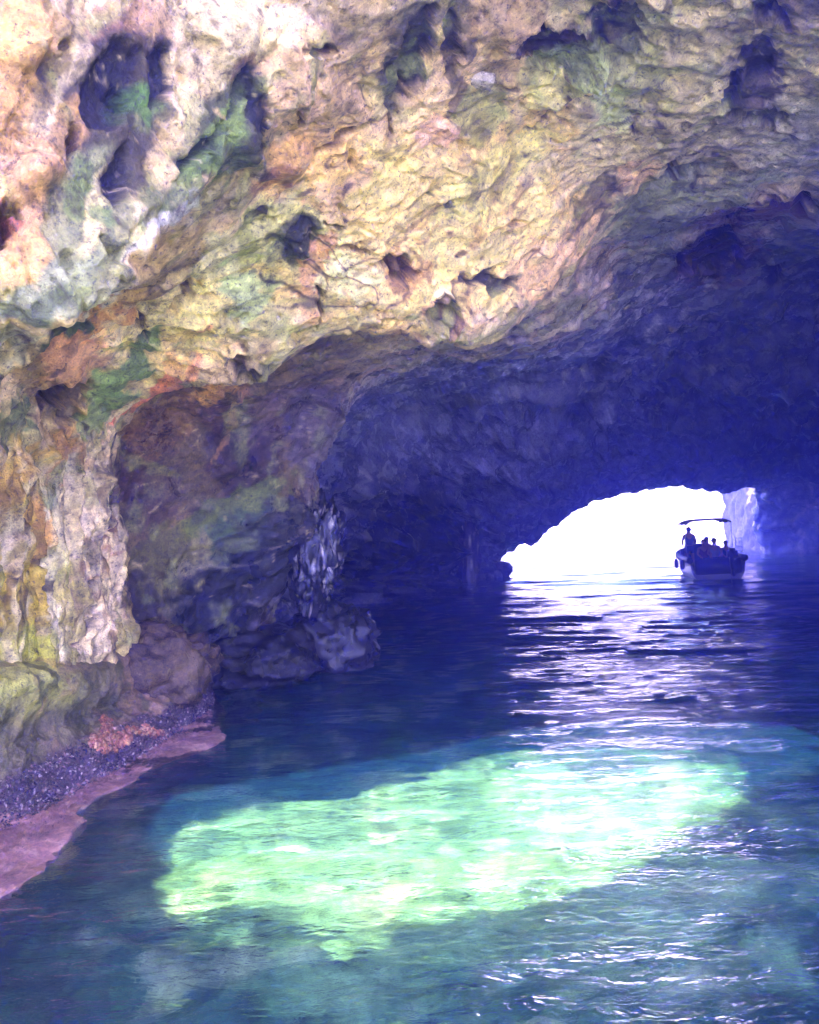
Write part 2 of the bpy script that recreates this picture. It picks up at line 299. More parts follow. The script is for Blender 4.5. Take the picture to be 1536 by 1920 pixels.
PAINT = [ (210,180,95,150,14,(84,78,58),.9),(180,300,70,90,20,(70,68,48),.85),(160,470,90,50,-25,(112,118,86),.7),(70,60,30,60,10,(150,124,80),.6),(770,100,60,110,15,(130,122,90),.6), # px,py,rx,ry,tilt,colour,strength,(soft); dark blobs over hollows also stand for their shade
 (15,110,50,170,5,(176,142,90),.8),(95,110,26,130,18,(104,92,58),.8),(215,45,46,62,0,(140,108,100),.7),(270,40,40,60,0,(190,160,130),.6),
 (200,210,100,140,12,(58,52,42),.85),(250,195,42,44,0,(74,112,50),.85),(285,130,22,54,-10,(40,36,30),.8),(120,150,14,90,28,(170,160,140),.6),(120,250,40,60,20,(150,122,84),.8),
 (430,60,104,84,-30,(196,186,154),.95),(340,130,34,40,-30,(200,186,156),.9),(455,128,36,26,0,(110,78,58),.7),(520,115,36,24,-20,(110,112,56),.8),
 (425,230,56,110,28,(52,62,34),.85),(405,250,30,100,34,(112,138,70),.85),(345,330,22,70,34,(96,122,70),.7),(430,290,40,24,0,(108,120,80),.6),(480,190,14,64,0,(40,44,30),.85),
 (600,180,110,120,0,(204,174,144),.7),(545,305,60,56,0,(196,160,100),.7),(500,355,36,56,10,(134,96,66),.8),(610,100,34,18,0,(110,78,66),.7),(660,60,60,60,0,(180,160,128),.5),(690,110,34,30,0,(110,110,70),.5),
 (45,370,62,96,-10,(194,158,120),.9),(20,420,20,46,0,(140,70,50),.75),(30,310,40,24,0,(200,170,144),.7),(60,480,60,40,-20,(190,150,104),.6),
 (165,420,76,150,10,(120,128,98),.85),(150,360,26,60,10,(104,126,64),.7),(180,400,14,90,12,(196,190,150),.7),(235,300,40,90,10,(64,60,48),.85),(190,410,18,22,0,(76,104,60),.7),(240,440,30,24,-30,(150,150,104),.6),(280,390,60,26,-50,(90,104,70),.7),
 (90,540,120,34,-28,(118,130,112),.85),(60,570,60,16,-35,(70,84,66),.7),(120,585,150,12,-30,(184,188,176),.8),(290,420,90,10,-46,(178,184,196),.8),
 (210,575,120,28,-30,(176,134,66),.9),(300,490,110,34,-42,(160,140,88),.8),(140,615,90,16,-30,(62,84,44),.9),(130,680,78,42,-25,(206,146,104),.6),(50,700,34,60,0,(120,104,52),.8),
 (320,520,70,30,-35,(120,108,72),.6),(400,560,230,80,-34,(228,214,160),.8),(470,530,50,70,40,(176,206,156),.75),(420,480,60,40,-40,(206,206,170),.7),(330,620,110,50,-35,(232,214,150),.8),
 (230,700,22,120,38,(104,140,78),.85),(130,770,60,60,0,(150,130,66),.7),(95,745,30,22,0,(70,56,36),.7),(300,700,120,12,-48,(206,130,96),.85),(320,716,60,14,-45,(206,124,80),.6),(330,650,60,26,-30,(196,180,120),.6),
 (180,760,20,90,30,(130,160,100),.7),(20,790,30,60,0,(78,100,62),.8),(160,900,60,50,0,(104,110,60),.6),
 (1330,170,280,210,0,(196,186,160),.9),(800,200,200,150,0,(216,190,156),.7),(760,420,260,180,-20,(240,206,144),.75),(900,470,180,110,-30,(240,208,150),.8),(640,520,60,50,0,(244,226,186),.7),(700,330,80,60,0,(216,206,140),.6),(540,440,90,60,20,(196,204,148),.7),  # first broad pale blob paints light onto the upper right ceiling
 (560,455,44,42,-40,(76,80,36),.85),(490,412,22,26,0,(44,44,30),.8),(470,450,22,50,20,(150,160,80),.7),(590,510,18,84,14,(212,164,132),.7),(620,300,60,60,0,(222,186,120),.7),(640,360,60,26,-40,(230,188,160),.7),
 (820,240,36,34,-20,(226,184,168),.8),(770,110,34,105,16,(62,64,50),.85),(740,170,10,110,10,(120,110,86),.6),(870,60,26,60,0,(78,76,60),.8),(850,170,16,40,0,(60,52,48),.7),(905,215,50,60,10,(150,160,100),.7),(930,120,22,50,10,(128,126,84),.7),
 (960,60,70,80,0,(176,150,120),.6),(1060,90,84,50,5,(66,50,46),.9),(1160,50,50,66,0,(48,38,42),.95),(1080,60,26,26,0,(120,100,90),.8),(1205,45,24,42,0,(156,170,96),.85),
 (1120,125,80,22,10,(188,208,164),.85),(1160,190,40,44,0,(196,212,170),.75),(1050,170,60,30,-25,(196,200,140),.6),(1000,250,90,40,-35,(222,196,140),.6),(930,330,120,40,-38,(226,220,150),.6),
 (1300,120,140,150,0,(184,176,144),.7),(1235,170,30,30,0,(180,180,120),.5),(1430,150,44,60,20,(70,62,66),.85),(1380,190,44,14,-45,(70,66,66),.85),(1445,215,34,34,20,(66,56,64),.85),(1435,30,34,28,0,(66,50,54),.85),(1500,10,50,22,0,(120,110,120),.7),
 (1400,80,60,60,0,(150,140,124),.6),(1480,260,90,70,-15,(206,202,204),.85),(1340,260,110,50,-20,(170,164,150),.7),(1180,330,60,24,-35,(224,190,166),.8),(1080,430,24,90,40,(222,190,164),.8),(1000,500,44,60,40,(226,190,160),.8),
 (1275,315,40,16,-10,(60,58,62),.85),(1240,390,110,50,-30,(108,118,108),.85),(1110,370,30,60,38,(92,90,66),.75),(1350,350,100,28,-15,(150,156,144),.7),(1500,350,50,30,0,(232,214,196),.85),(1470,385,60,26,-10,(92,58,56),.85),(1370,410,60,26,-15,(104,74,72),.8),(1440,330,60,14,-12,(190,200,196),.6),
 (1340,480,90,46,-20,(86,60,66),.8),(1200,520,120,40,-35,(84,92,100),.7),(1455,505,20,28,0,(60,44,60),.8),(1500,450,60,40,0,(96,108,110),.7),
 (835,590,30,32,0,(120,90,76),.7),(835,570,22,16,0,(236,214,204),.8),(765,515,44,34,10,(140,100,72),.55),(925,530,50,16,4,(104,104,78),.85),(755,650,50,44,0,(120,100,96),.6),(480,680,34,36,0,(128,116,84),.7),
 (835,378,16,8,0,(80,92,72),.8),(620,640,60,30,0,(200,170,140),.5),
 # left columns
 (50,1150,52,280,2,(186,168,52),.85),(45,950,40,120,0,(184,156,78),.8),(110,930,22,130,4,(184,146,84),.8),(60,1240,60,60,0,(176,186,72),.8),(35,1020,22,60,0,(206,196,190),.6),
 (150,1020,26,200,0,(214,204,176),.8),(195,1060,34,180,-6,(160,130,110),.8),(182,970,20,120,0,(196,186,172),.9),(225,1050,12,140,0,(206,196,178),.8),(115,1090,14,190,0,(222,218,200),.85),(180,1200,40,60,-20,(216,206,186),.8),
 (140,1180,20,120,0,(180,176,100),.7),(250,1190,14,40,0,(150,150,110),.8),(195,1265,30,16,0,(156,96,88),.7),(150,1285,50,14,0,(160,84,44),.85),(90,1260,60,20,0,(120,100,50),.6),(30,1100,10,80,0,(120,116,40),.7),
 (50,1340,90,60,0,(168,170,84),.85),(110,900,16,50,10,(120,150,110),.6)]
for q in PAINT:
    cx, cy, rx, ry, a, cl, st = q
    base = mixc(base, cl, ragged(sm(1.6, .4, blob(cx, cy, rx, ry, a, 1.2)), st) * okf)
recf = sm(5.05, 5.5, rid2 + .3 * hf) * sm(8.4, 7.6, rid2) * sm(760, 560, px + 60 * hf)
base = mixc(base, (88, 76, 48), recf * .9)  # olive rock, darkened further to carry the shade of the recess
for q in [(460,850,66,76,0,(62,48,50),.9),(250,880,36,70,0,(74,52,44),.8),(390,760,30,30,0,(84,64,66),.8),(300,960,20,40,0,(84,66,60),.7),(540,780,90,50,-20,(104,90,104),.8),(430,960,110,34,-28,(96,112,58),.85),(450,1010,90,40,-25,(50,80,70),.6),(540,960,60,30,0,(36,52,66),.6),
          (320,1080,70,90,0,(96,98,48),.8),(370,1060,26,50,0,(130,130,104),.8),(300,780,80,60,-40,(130,104,56),.7),(420,720,60,16,-20,(190,150,80),.8),(430,790,10,70,20,(150,116,80),.8),(500,1080,80,60,0,(50,58,54),.85),(600,820,60,100,0,(86,80,110),.8),(470,1130,150,90,-20,(26,28,28),.95),(560,1040,90,80,0,(28,30,36),.9),(250,1150,60,60,0,(50,46,34),.8)]:  # stains; the near-black blobs paint shade low in the recess
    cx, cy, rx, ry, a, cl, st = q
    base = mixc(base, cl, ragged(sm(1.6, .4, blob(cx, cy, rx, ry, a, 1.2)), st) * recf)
base = base * (1 - .72 * holm[..., None])                                   # shade inside the holes put into the colour
# dark algae streaks and pale calcite veins
vein_glint = ridged(flow * np.array([1.1, 5.5, 3.0]) + warp * 1.5, 3, 350)
base = mixc(base, (216, 206, 186), sm(1.42, 1.66, vein_glint) * .45 * near)
alg = fbm(H0 * 2.6 + warp * 2, 5, 370)
base = mixc(base, (62, 62, 40), sm(.26, .42, alg) * .5 * near)
grn = fbm(H0 * 1.3 + warp * 2 + 9, 4, 390)
base = mixc(base, (150, 164, 104), sm(.12, .40, grn) * .45 * near)
drip = ridged(H0 * np.array([9, 9, .8]) + warp * .8, 3, 410); drip2 = fbm(H0 * np.array([16, 16, 1.8]) + warp, 4, 420)
base = base * (1 - (colm * .45 * sm(.95, .55, drip))[..., None]); base = mixc(base, (226, 220, 206), colm * sm(.05, .35, drip2) * .5)
base = mixc(base, (92, 70, 44), colm * sm(.1, .4, -drip2) * .55)
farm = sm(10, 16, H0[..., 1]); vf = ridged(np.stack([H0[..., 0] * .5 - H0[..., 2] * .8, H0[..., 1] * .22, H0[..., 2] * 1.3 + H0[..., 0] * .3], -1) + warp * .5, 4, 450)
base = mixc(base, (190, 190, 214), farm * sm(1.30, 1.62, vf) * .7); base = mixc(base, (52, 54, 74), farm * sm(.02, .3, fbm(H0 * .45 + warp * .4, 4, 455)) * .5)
base = mixc(base, (140, 146, 186), farm * sm(1.3, .6, np.sqrt(((px - 1000) / 330) ** 2 + ((py - 830) / 130) ** 2) + .35 * vf - .35) * .75)  # pale blue glow round the far opening painted into the rock
base = mixc(base, (44, 44, 56), farm * sm(1.3, .6, np.sqrt(((px - 730) / 150) ** 2 + ((py - 1010) / 150) ** 2)) * .8)  # shade of the side chamber painted into the rock colour
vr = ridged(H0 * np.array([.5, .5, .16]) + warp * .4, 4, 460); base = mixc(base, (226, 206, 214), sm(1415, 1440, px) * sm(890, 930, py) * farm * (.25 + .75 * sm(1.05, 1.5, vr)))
pore = perlin(flow * np.array([4.0, 11.0, 8.0]) + warp * 2.5, 470); pore2 = perlin(H0 * 17 + warp * 3, 471)
base = mixc(base, (58, 50, 34), near * (sm(.33, .40, pore) * .8 * sm(-.1, .25, fbm(H0 * .9, 3, 472)) + sm(.36, .42, pore2) * .6).clip(0, 1))
# cracks: thin dark seams
seam = np.abs(perlin(flow * np.array([.9, 2.6, 1.6]) + warp * 1.6, 430)); seam2 = np.abs(perlin(flow * np.array([2.6, 6.5, 4]) + warp * 2.2, 431))
gate = sm(.0, .3, fbm(H0 * 1.1, 3, 440))
base = mixc(base, (44, 38, 30), near * (sm(.03, .004, seam) * gate * .8 + sm(.035, .005, seam2) * .45 * sm(.0, .25, fbm(H0 * 1.9, 3, 441))).clip(0, 1))
base = base * np.where(near[..., None] > 0, 1 + near[..., None] * (np.array([1.12, 1.03, .68]) - 1), 1)
base = np.clip(base, .01, .85)
wet = np.clip(sm(8.5, 14, H0[..., 1]) + .35 * colm, 0, 1)
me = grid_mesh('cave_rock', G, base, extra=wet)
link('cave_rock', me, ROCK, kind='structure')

# ---------------------------------------------------------------- added roof, out of view: blocks the sun, its hole shapes the water patch
rows = [net[0]]
K = net.shape[1]; up = (net[0] - np.array([0, 4, 0]))
def ringrow(Y, s_, zc, top):
    r = net[0].copy(); r[:, 0] = (r[:, 0] - 2) * s_ + 2; r[:, 1] = Y
    zt = r[:, 2]; r[:, 2] = np.where(zt > 0, zt / zt.max() * top, zt); return r
rr = np.array([net[0], ringrow(1.5, 1.15, 0, 7.2), ringrow(-2.5, 1.5, 0, 8.2), ringrow(-4.5, 1.9, 0, 8.8), ringrow(-5.6, 2.2, 0, 9.1)])
RG = pchip(rr, [30, 60, 80, 50])
RG = RG[:, ::2]
rn = normals(RG); RG = RG + rn * (.25 * fbm(RG * .6, 4, 500))[..., None]
RG[0] = G[0, ::2]
PATCH = [(330,1560),(300,1650),(330,1710),(430,1690),(560,1705),(700,1720),(860,1700),(960,1690),(1080,1665),(1180,1610),(1250,1575),(1340,1530),(1420,1480),(1400,1430),(1290,1405),(1120,1400),(980,1405),(860,1435),(700,1480),(560,1510),(420,1535)]
SPOT = [(470,1775,34,12),(560,1750,40,10),(640,1760,34,10),(370,1705,40,12),(700,1745,30,9),(440,1730,26,8)]
def inpoly(x, y, poly):
    r = np.zeros(x.shape, bool); n = len(poly)
    for i in range(n):
        x1, y1 = poly[i]; x2, y2 = poly[(i + 1) % n]
        c = ((y1 > y) != (y2 > y)) & (x < (x2 - x1) * (y - y1) / (y2 - y1 + 1e-9) + x1); r ^= c
    return r
BED = -1.9
def aim(a, b):                                         # where a sun ray meets the water so that its spot on the bed is seen at pixel (a, b)
    d = f_ + r_ * (a - 768) / F - u_ * (b - 960) / F; d /= np.linalg.norm(d); s0 = W(a, b)
    def refr(v):
        hz = v[:2] / 1.33; return np.array([hz[0], hz[1], -math.sqrt(1 - hz @ hz)])
    v = refr(d); B = s0 + v * (BED / v[2]); q = refr(-sdir); return B - q * (BED / q[2])
zb = 0.0                                              # light is aimed at the bed through the water surface
ce = (RG[:-1, :-1] + RG[1:, 1:] + RG[1:, :-1] + RG[:-1, 1:]) / 4
gp = ce - sdir * ((ce[..., 2] - zb) / sdir[2])[..., None]
POLY = [aim(a, b)[:2] for a, b in PATCH]
wx = gp[..., 0] + .18 * perlin(gp * 1.6 + 3, 8); wy = gp[..., 1] + .18 * perlin(gp * 1.6 + 8, 9)
hole = inpoly(wx, wy, POLY)
for (a, b, c_, d_) in SPOT:
    q = aim(a, b); e = aim(a + c_, b)[0] - q[0]; g = abs(aim(a, b + d_)[1] - q[1])
    hole |= ((wx - q[0]) / e) ** 2 + ((wy - q[1]) / g) ** 2 < 1
hole &= ce[..., 2] > 2.5
print('HOLE faces', hole.sum())
rcol = np.zeros(RG.shape) + lin((170, 150, 120))
me = grid_mesh('sun_block_roof', RG, rcol, keep=~hole)
ro = link('sun_block_roof', me, ROCK, kind='structure')

# ---------------------------------------------------------------- seabed
xs = np.concatenate([-np.geomspace(10, 101, 40)[::-1], np.linspace(-10, 10, 320)[1:-1], np.geomspace(10, 101, 40)])
ys = np.concatenate([-np.geomspace(4, 60, 30)[::-1], np.linspace(-4, 20, 380)[1:-1], np.geomspace(20, 113, 70)])
X, Yg = np.meshgrid(xs, ys)
Z = -2.1 - .9 * sm(9, 16, Yg) - 4 * sm(16, 60, Yg) - .5 * sm(-1, 4, X) * sm(9, 4, Yg) * 0
SB = np.stack([X, Yg, Z], -1)
Z = Z + .35 * fbm(SB * .7, 5, 600) + .22 * sm(.05, .2, perlin(SB * 1.1 + 4, 610)) + .12 * (ridged(SB * 1.3, 4, 620) - .9)
SB[..., 2] = Z
cc = np.zeros(SB.shape) + lin((108, 160, 122))
nb = fbm(SB * 1.4, 5, 640)
_c = aim(850, 1570); patch_light = sm(1.25, .75, np.sqrt(((SB[..., 0] - _c[0]) / 2.9) ** 2 + ((SB[..., 1] - _c[1] - 1.0) / 2.0) ** 2) + .5 * fbm(SB * .9, 4, 645))
cc = cc * (1 - .62 * (1 - patch_light))[..., None]; cc = mixc(cc, (204, 196, 150), patch_light * .35)  # bed paled under the sun patch and darkened around it, as painted light
cc = mixc(cc, (40, 58, 44), sm(.05, .25, nb) * .85 * (1 - .8 * patch_light)); cc = mixc(cc, (190, 186, 160), sm(.1, .4, -nb) * .7)
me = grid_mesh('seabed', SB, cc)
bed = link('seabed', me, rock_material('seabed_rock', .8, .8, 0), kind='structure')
bed.cycles.is_caustics_receiver = True; sl.cycles.is_caustics_light = True

# ---------------------------------------------------------------- sea
xs = np.concatenate([-np.geomspace(14, 100, 40)[::-1], np.linspace(-14, 14, 620)[1:-1], np.geomspace(14, 100, 40)])
yn = 2.2 * (46 / 2.2) ** np.linspace(0, 1, 900)
ys = np.concatenate([-np.geomspace(6, 55, 24)[::-1], np.linspace(-6, 2.2, 60)[1:-1], yn, np.geomspace(46, 112, 100)[1:]])
X, Yg = np.meshgrid(xs, ys)
Q = np.stack([X, Yg, np.zeros_like(X)], -1)
wp = np.stack([perlin(Q * .7, 701), perlin(Q * .7 + 9, 702), 0 * X], -1)
h = .030 * perlin((Q * np.array([.45, .95, 1]) + wp * .5), 710)
h += .019 * perlin(Q * np.array([.9, 2.1, 1]) + wp * .8 + .3, 711)
h += .0065 * perlin(Q * np.array([2.6, 4.8, 1]) + wp * 1.5 + .3, 712) + .0011 * perlin(Q * np.array([5, 8, 1]) + wp * 2 + .3, 713)
h *= 1 - .6 * sm(10, 22, Yg)
h += sm(7, 16, Yg) * (.060 * (1 - np.abs(perlin(Q * np.array([.30, .75, 1]) + wp * .5 + .3, 723)) * 2.4) + .028 * sm(34, 18, Yg) * (1 - np.abs(perlin(Q * np.array([.7, 1.7, 1]) + wp * .8 + .3, 721)) * 2.4) + .010 * sm(20, 10, Yg) * (1 - np.abs(perlin(Q * np.array([1.8, 4.0, 1]) + wp * 1.5 + .3, 722)) * 2.4))
h += .05 * perlin(Q * np.array([.12, .3, 1]) + 4, 714) * sm(10, 30, Yg)
fade = sm(115, 50, Yg)
Q[..., 2] = h * fade
hh, ww = X.shape
me = grid_mesh('sea_surface', Q)
import bmesh
k = N('sea_water'); pos = k.n('NewGeometry').outputs['Position']
mp = k.mapping(pos, (1, 2.0, 1)); a = k.noise(mp, 3.2, 4, .55, .6); b = k.noise(k.mapping(pos, (1, 1.6, 1)), 11, 3, .5, .8)
sy = k.n('SeparateXYZ'); k.l(pos, sy.inputs[0]); mr = k.n('MapRange'); k.l(sy.outputs[1], mr.inputs[0])
for i_, v_ in enumerate((7, 28, 1, .05)): mr.inputs[i_ + 1].default_value = v_      # calmer ripples deeper in the cave
hgt = k.math('MULTIPLY', k.math('ADD', k.math('MULTIPLY', a, .7), k.math('MULTIPLY', b, .22)), mr.outputs[0])
bp = k.n('Bump'); bp.inputs['Strength'].default_value = 1; bp.inputs['Distance'].default_value = .085; k.l(hgt, bp.inputs['Height'])
gl = k.n('BsdfGlossy'); gl.inputs['Roughness'].default_value = .006; k.l(bp.outputs[0], gl.inputs['Normal'])
rf = k.n('BsdfRefraction'); rf.inputs['IOR'].default_value = 1.33; rf.inputs['Roughness'].default_value = 0.0; rf.inputs['Color'].default_value = (.63, .83, .75, 1); bp2 = k.n('Bump'); bp2.inputs['Strength'].default_value = 1; bp2.inputs['Distance'].default_value = .007; k.l(hgt, bp2.inputs['Height']); k.l(bp2.outputs[0], rf.inputs['Normal'])
tr = k.n('BsdfDiffuse'); tr.inputs['Color'].default_value = (.06, .36, .72, 1); k.l(bp.outputs[0], tr.inputs['Normal']); m1 = k.n('MixShader'); m1.inputs[0].default_value = 0.016; k.l(rf.outputs[0], m1.inputs[1]); k.l(tr.outputs[0], m1.inputs[2])
fz = k.n('Fresnel'); fz.inputs['IOR'].default_value = 1.33; k.l(bp.outputs[0], fz.inputs['Normal'])
m2 = k.n('MixShader'); k.l(fz.outputs[0], m2.inputs[0]); k.l(m1.outputs[0], m2.inputs[1]); k.l(gl.outputs[0], m2.inputs[2])
k.l(m2.outputs[0], k.out.inputs[0])
sea = link('sea', me, k.m, kind='structure'); sea.cycles.is_caustics_caster = True

# ---------------------------------------------------------------- rock ledge on the left, half under water
def lrow(pts): return [p for p in pts]
Wn = lambda a, b, z=0.0: W(a, b, z)
LR = np.array([
 [P(-500,1180,4.6), P(-60,1235,6.6), P(60,1240,7.4), P(150,1235,8.3), P(230,1215,9.3), P(300,1220,10.2), P(330,1230,10.6)],
 [P(-480,1300,4.3), P(-40,1290,6.2), P(70,1275,6.9), P(140,1292,7.6), P(235,1275,8.9), P(320,1272,9.7), P(345,1250,10.1)],
 [Wn(-450,1440,.62), Wn(-40,1400,.58), Wn(75,1372,.50), Wn(160,1335,.46), Wn(250,1312,.42), Wn(345,1290,.36), Wn(362,1262,.34)],
 [Wn(-440,1560,.30), Wn(-20,1470,.30), Wn(95,1432,.27), Wn(190,1395,.25), Wn(280,1352,.24), Wn(372,1305,.24), Wn(384,1268,.24)],
 [Wn(-420,1680,.04), Wn(0,1548,.04), Wn(105,1500,.035), Wn(205,1448,.03), Wn(300,1392,.03), Wn(386,1334,.03), Wn(394,1290,.03)],
 [Wn(-380,1840,.004), Wn(0,1690,.004), Wn(112,1610,.004), Wn(160,1510,.004), Wn(310,1440,.002), Wn(402,1395,-.004), Wn(418,1330,-.01)],
 [Wn(-370,1880,-.7), Wn(10,1730,-.7), Wn(125,1640,-.7), Wn(190,1545,-.7), Wn(330,1470,-.7), Wn(425,1400,-.7), Wn(435,1340,-.7)],
 [Wn(-370,1900,-2.9), Wn(20,1760,-2.9), Wn(140,1680,-2.9), Wn(210,1570,-2.9), Wn(350,1490,-2.9), Wn(440,1410,-2.9), Wn(450,1350,-2.9)]])
LG = np.swapaxes(pchip(np.swapaxes(LR, 0, 1), [60, 90, 90, 90, 80, 50]), 0, 1)
LG = pchip(LG, [26, 40, 50, 50, 60, 30, 20])
lr = np.repeat(np.concatenate([np.linspace(k, k + 1, n, endpoint=False) for k, n in enumerate([26, 40, 50, 50, 60, 30])] + [np.linspace(6, 7, 21)])[:, None], LG.shape[1], 1)
ln = normals(LG)
if ln[100, 200, 2] < 0: ln = -ln
dl = .10 * fbm(LG * 1.4, 4, 800) + .05 * (ridged(LG * 2.6, 4, 810) - .9) + .02 * fbm(LG * 9, 3, 820)
crust = sm(2.5, 3.1, lr + .5 * fbm(LG * 2.5, 4, 830)) * sm(4.9, 4.2, lr)
dl = dl * (1 - .75 * sm(3.6, 4.2, lr) * sm(6, 5, lr)) + crust * .035 * fbm(LG * 22, 3, 840)
ed = 1 - sm(0, .6, lr)
shelf = sm(4.0, 4.3, lr) * sm(5.3, 5.0, lr); dl = dl + shelf * (.018 * fbm(LG * 3.0, 4, 845))
lp = LG + ln * (dl * (1 - ed))[..., None]; lp[..., :2] += (sm(4.3, 5, lr) * sm(7, 5.5, lr) * .16)[..., None] * np.stack([fbm(LG * 1.6, 4, 847), fbm(LG * 1.6 + 9, 4, 848)], -1)
lx, ly = proj(LG)
lc = np.zeros(LG.shape) + lin((104, 96, 58))
lc = mixc(lc, (168, 170, 84), sm(1.9, 1.2, lr + .4 * fbm(LG * 2, 3, 850)) * sm(190, 90, lx))
lc = mixc(lc, (112, 84, 58), sm(180, 280, lx) * sm(3, 2, lr) * .8)
lc = mixc(lc, (150, 122, 96), sm(.05, .35, fbm(LG * 2.2, 5, 855)) * .6)
lc = mixc(lc, (70, 76, 40), sm(.05, .3, fbm(LG * 3.1, 5, 857)) * .7)
lc = mixc(lc, (60, 46, 60), crust * .9)
lc = mixc(lc, (132, 100, 94), sm(3.75, 4.05, lr + .25 * fbm(LG * 5, 4, 860)) * sm(5.9, 5.0, lr) * .95)
lc = mixc(lc, (164, 138, 126), sm(4.2, 4.6, lr) * sm(5.6, 5.2, lr) * sm(.0, .3, fbm(LG * 4, 4, 862)) * .7)
lc = mixc(lc, (70, 84, 56), sm(5.2, 6.0, lr))
me = grid_mesh('rock_ledge', lp, np.clip(lc, .01, .8))
link('rock_ledge', me, ROCK, kind='structure')

def shells(name, pts, nrm, r0_, r1_, cols, mat, seed=3):
    rg = np.random.default_rng(seed); bm = bmesh.new(); lay = bm.verts.layers.float_color.new('stain')
    for p, n in zip(pts, nrm):
        rr_ = rg.uniform(r0_, r1_); t = Vector(n).orthogonal().normalized(); t.rotate(Matrix.Rotation(rg.uniform(0, 6.28), 3, Vector(n))); b = Vector(n).cross(t)
        c = cols[rg.integers(len(cols))]; c = lin(np.array(c) * rg.uniform(.8, 1.15)); nn = Vector(n); p = Vector(p)
        tip = nn * rr_ * rg.uniform(.5, 1.1) + t * rr_ * .3
        ring = [bm.verts.new(p + t * math.cos(a) * rr_ * 1.5 + b * math.sin(a) * rr_ * .8 - nn * rr_ * .2) for a in np.linspace(0, 6.283, 6)[:-1]]
        ring2 = [bm.verts.new(p + t * math.cos(a) * rr_ * .9 + b * math.sin(a) * rr_ * .5 + nn * rr_ * .45 + t * .1 * rr_) for a in np.linspace(0, 6.283, 6)[:-1]]
        tv = bm.verts.new(p + tip)
        for v in ring + ring2 + [tv]: v[lay] = (*c, 1)
        for i in range(5):
            bm.faces.new((ring[i], ring[(i + 1) % 5], ring2[(i + 1) % 5], ring2[i])); bm.faces.new((ring2[i], ring2[(i + 1) % 5], tv))
    for f in bm.faces: f.smooth = True
    me = bpy.data.meshes.new(name); bm.to_mesh(me); bm.free(); return me
WET = rock_material('wet_rock', 2.2, .9, 1.0)
DRIP = rock_material('dripping_rock', 3.0, .8, 1.35)
rg = np.random.default_rng(11)
ci, cj = np.where((crust + .35 * fbm(LG * 4, 3, 880) > .6) & (lx > -60) & (lr < 4.15))
pick = rg.choice(len(ci), 5200, replace=True)
wts = None; pp_ = lp[ci[pick], cj[pick]] + rg.normal(0, .008, (5200, 3)); nn_ = ln[ci[pick], cj[pick]] + rg.normal(0, .35, (5200, 3)); nn_ /= np.linalg.norm(nn_, axis=1, keepdims=True)
me = shells('mussel_crust', pp_, nn_, .006, .015, [(62, 46, 48), (74, 54, 52), (116, 90, 92), (40, 32, 36), (80, 62, 48), (150, 138, 134), (60, 54, 40)], WET)
link('mussel_crust', me, WET, kind='stuff')
# orange sponge on the ledge
sel = np.zeros(lr.shape)
sx = lx + 14 * fbm(LG * 9, 3, 870); sy = ly + 14 * fbm(LG * 9 + 7, 3, 871)
for (a, b, c_, d_) in [(185,1395,26,9),(210,1390,24,14),(196,1368,10,16),(232,1385,16,8),(262,1370,26,7),(292,1372,10,6)]:
    sel = np.maximum(sel, sm(1.3, .5, np.sqrt(((sx - a) / c_) ** 2 + ((sy - b) / d_) ** 2)))
ii, jj = np.where((sel > .45) & (lr < 4.2)); print(len(ii))
kk = rg.choice(len(ii), 1500)
pq = lp[ii[kk], jj[kk]] + ln[ii[kk], jj[kk]] * .012; nq = ln[ii[kk], jj[kk]] + rg.normal(0, .2, (1500, 3)); nq /= np.linalg.norm(nq, axis=1, keepdims=True)
SPONGE = rock_material('orange_sponge', 3.0, .6, .5)
me = shells('orange_sponge', pq, nq, .014, .028, [(140, 88, 54), (152, 104, 68), (120, 74, 46), (160, 126, 90)], SPONGE, 5)
o = link('orange_sponge', me, SPONGE); o['label'] = 'ragged orange sponge crust on the left ledge just above the purple mussel band'; o['category'] = 'sponge'

# ---------------------------------------------------------------- loose boulders
def boulder(name, c, rad, seed, label, col, rot=0, mat=None, amp=.28, sub=5, cols2=None, cat='boulder', fx=(1, 1, 1), vein_glint=0.0):
    bm = bmesh.new(); bmesh.ops.create_icosphere(bm, subdivisions=sub, radius=1)
    v = np.array([x.co[:] for x in bm.verts]); n = v.copy()
    v = np.sign(v) * np.abs(v) ** .82; rad = np.array(rad)
    ns = amp * (1.1 * fbm(v * .9 + seed, 3, seed) + .5 * (ridged(v * np.array(fx) * 1.6 + seed, 4, seed + 5) - .9) + .35 * sm(0, .06, perlin(v * 1.9, seed + 9)) + .18 * sm(0, .05, perlin(v * 4.2, seed + 10)) + .10 * fbm(v * 6, 3, seed + 11))
    v = v + n * ns[:, None]
    rz = math.cos(rot), math.sin(rot); q = v * rad
    q = np.stack([q[:, 0] * rz[0] - q[:, 1] * rz[1], q[:, 0] * rz[1] + q[:, 1] * rz[0], q[:, 2]], -1)
    lay = bm.verts.layers.float_color.new('stain')
    b = np.zeros(q.shape) + lin(col); b = mixc(b, cols2 or (90, 84, 60), sm(.0, .35, fbm(v * 1.7, 4, seed + 20)) * .7)
    if vein_glint: b = mixc(b, (232, 230, 240), sm(1.25, 1.6, ridged(v * np.array([2.6, 2.6, .9]) + .5 * fbm(v * 2, 3, 5)[:, None], 3, seed + 30)) * vein_glint)  # pale streaks painted in for the glints on wet rock
    for x, p, cc_ in zip(bm.verts, q, b): x.co = p; x[lay] = (*np.clip(cc_, .01, .8), 1)
    for f in bm.faces: f.smooth = True
    me = bpy.data.meshes.new(name); bm.to_mesh(me); bm.free()
    o = link(name, me, mat or ROCK); o.location = c
    if label: o['label'] = label; o['category'] = cat
    else: o['kind'] = 'structure'
    return o
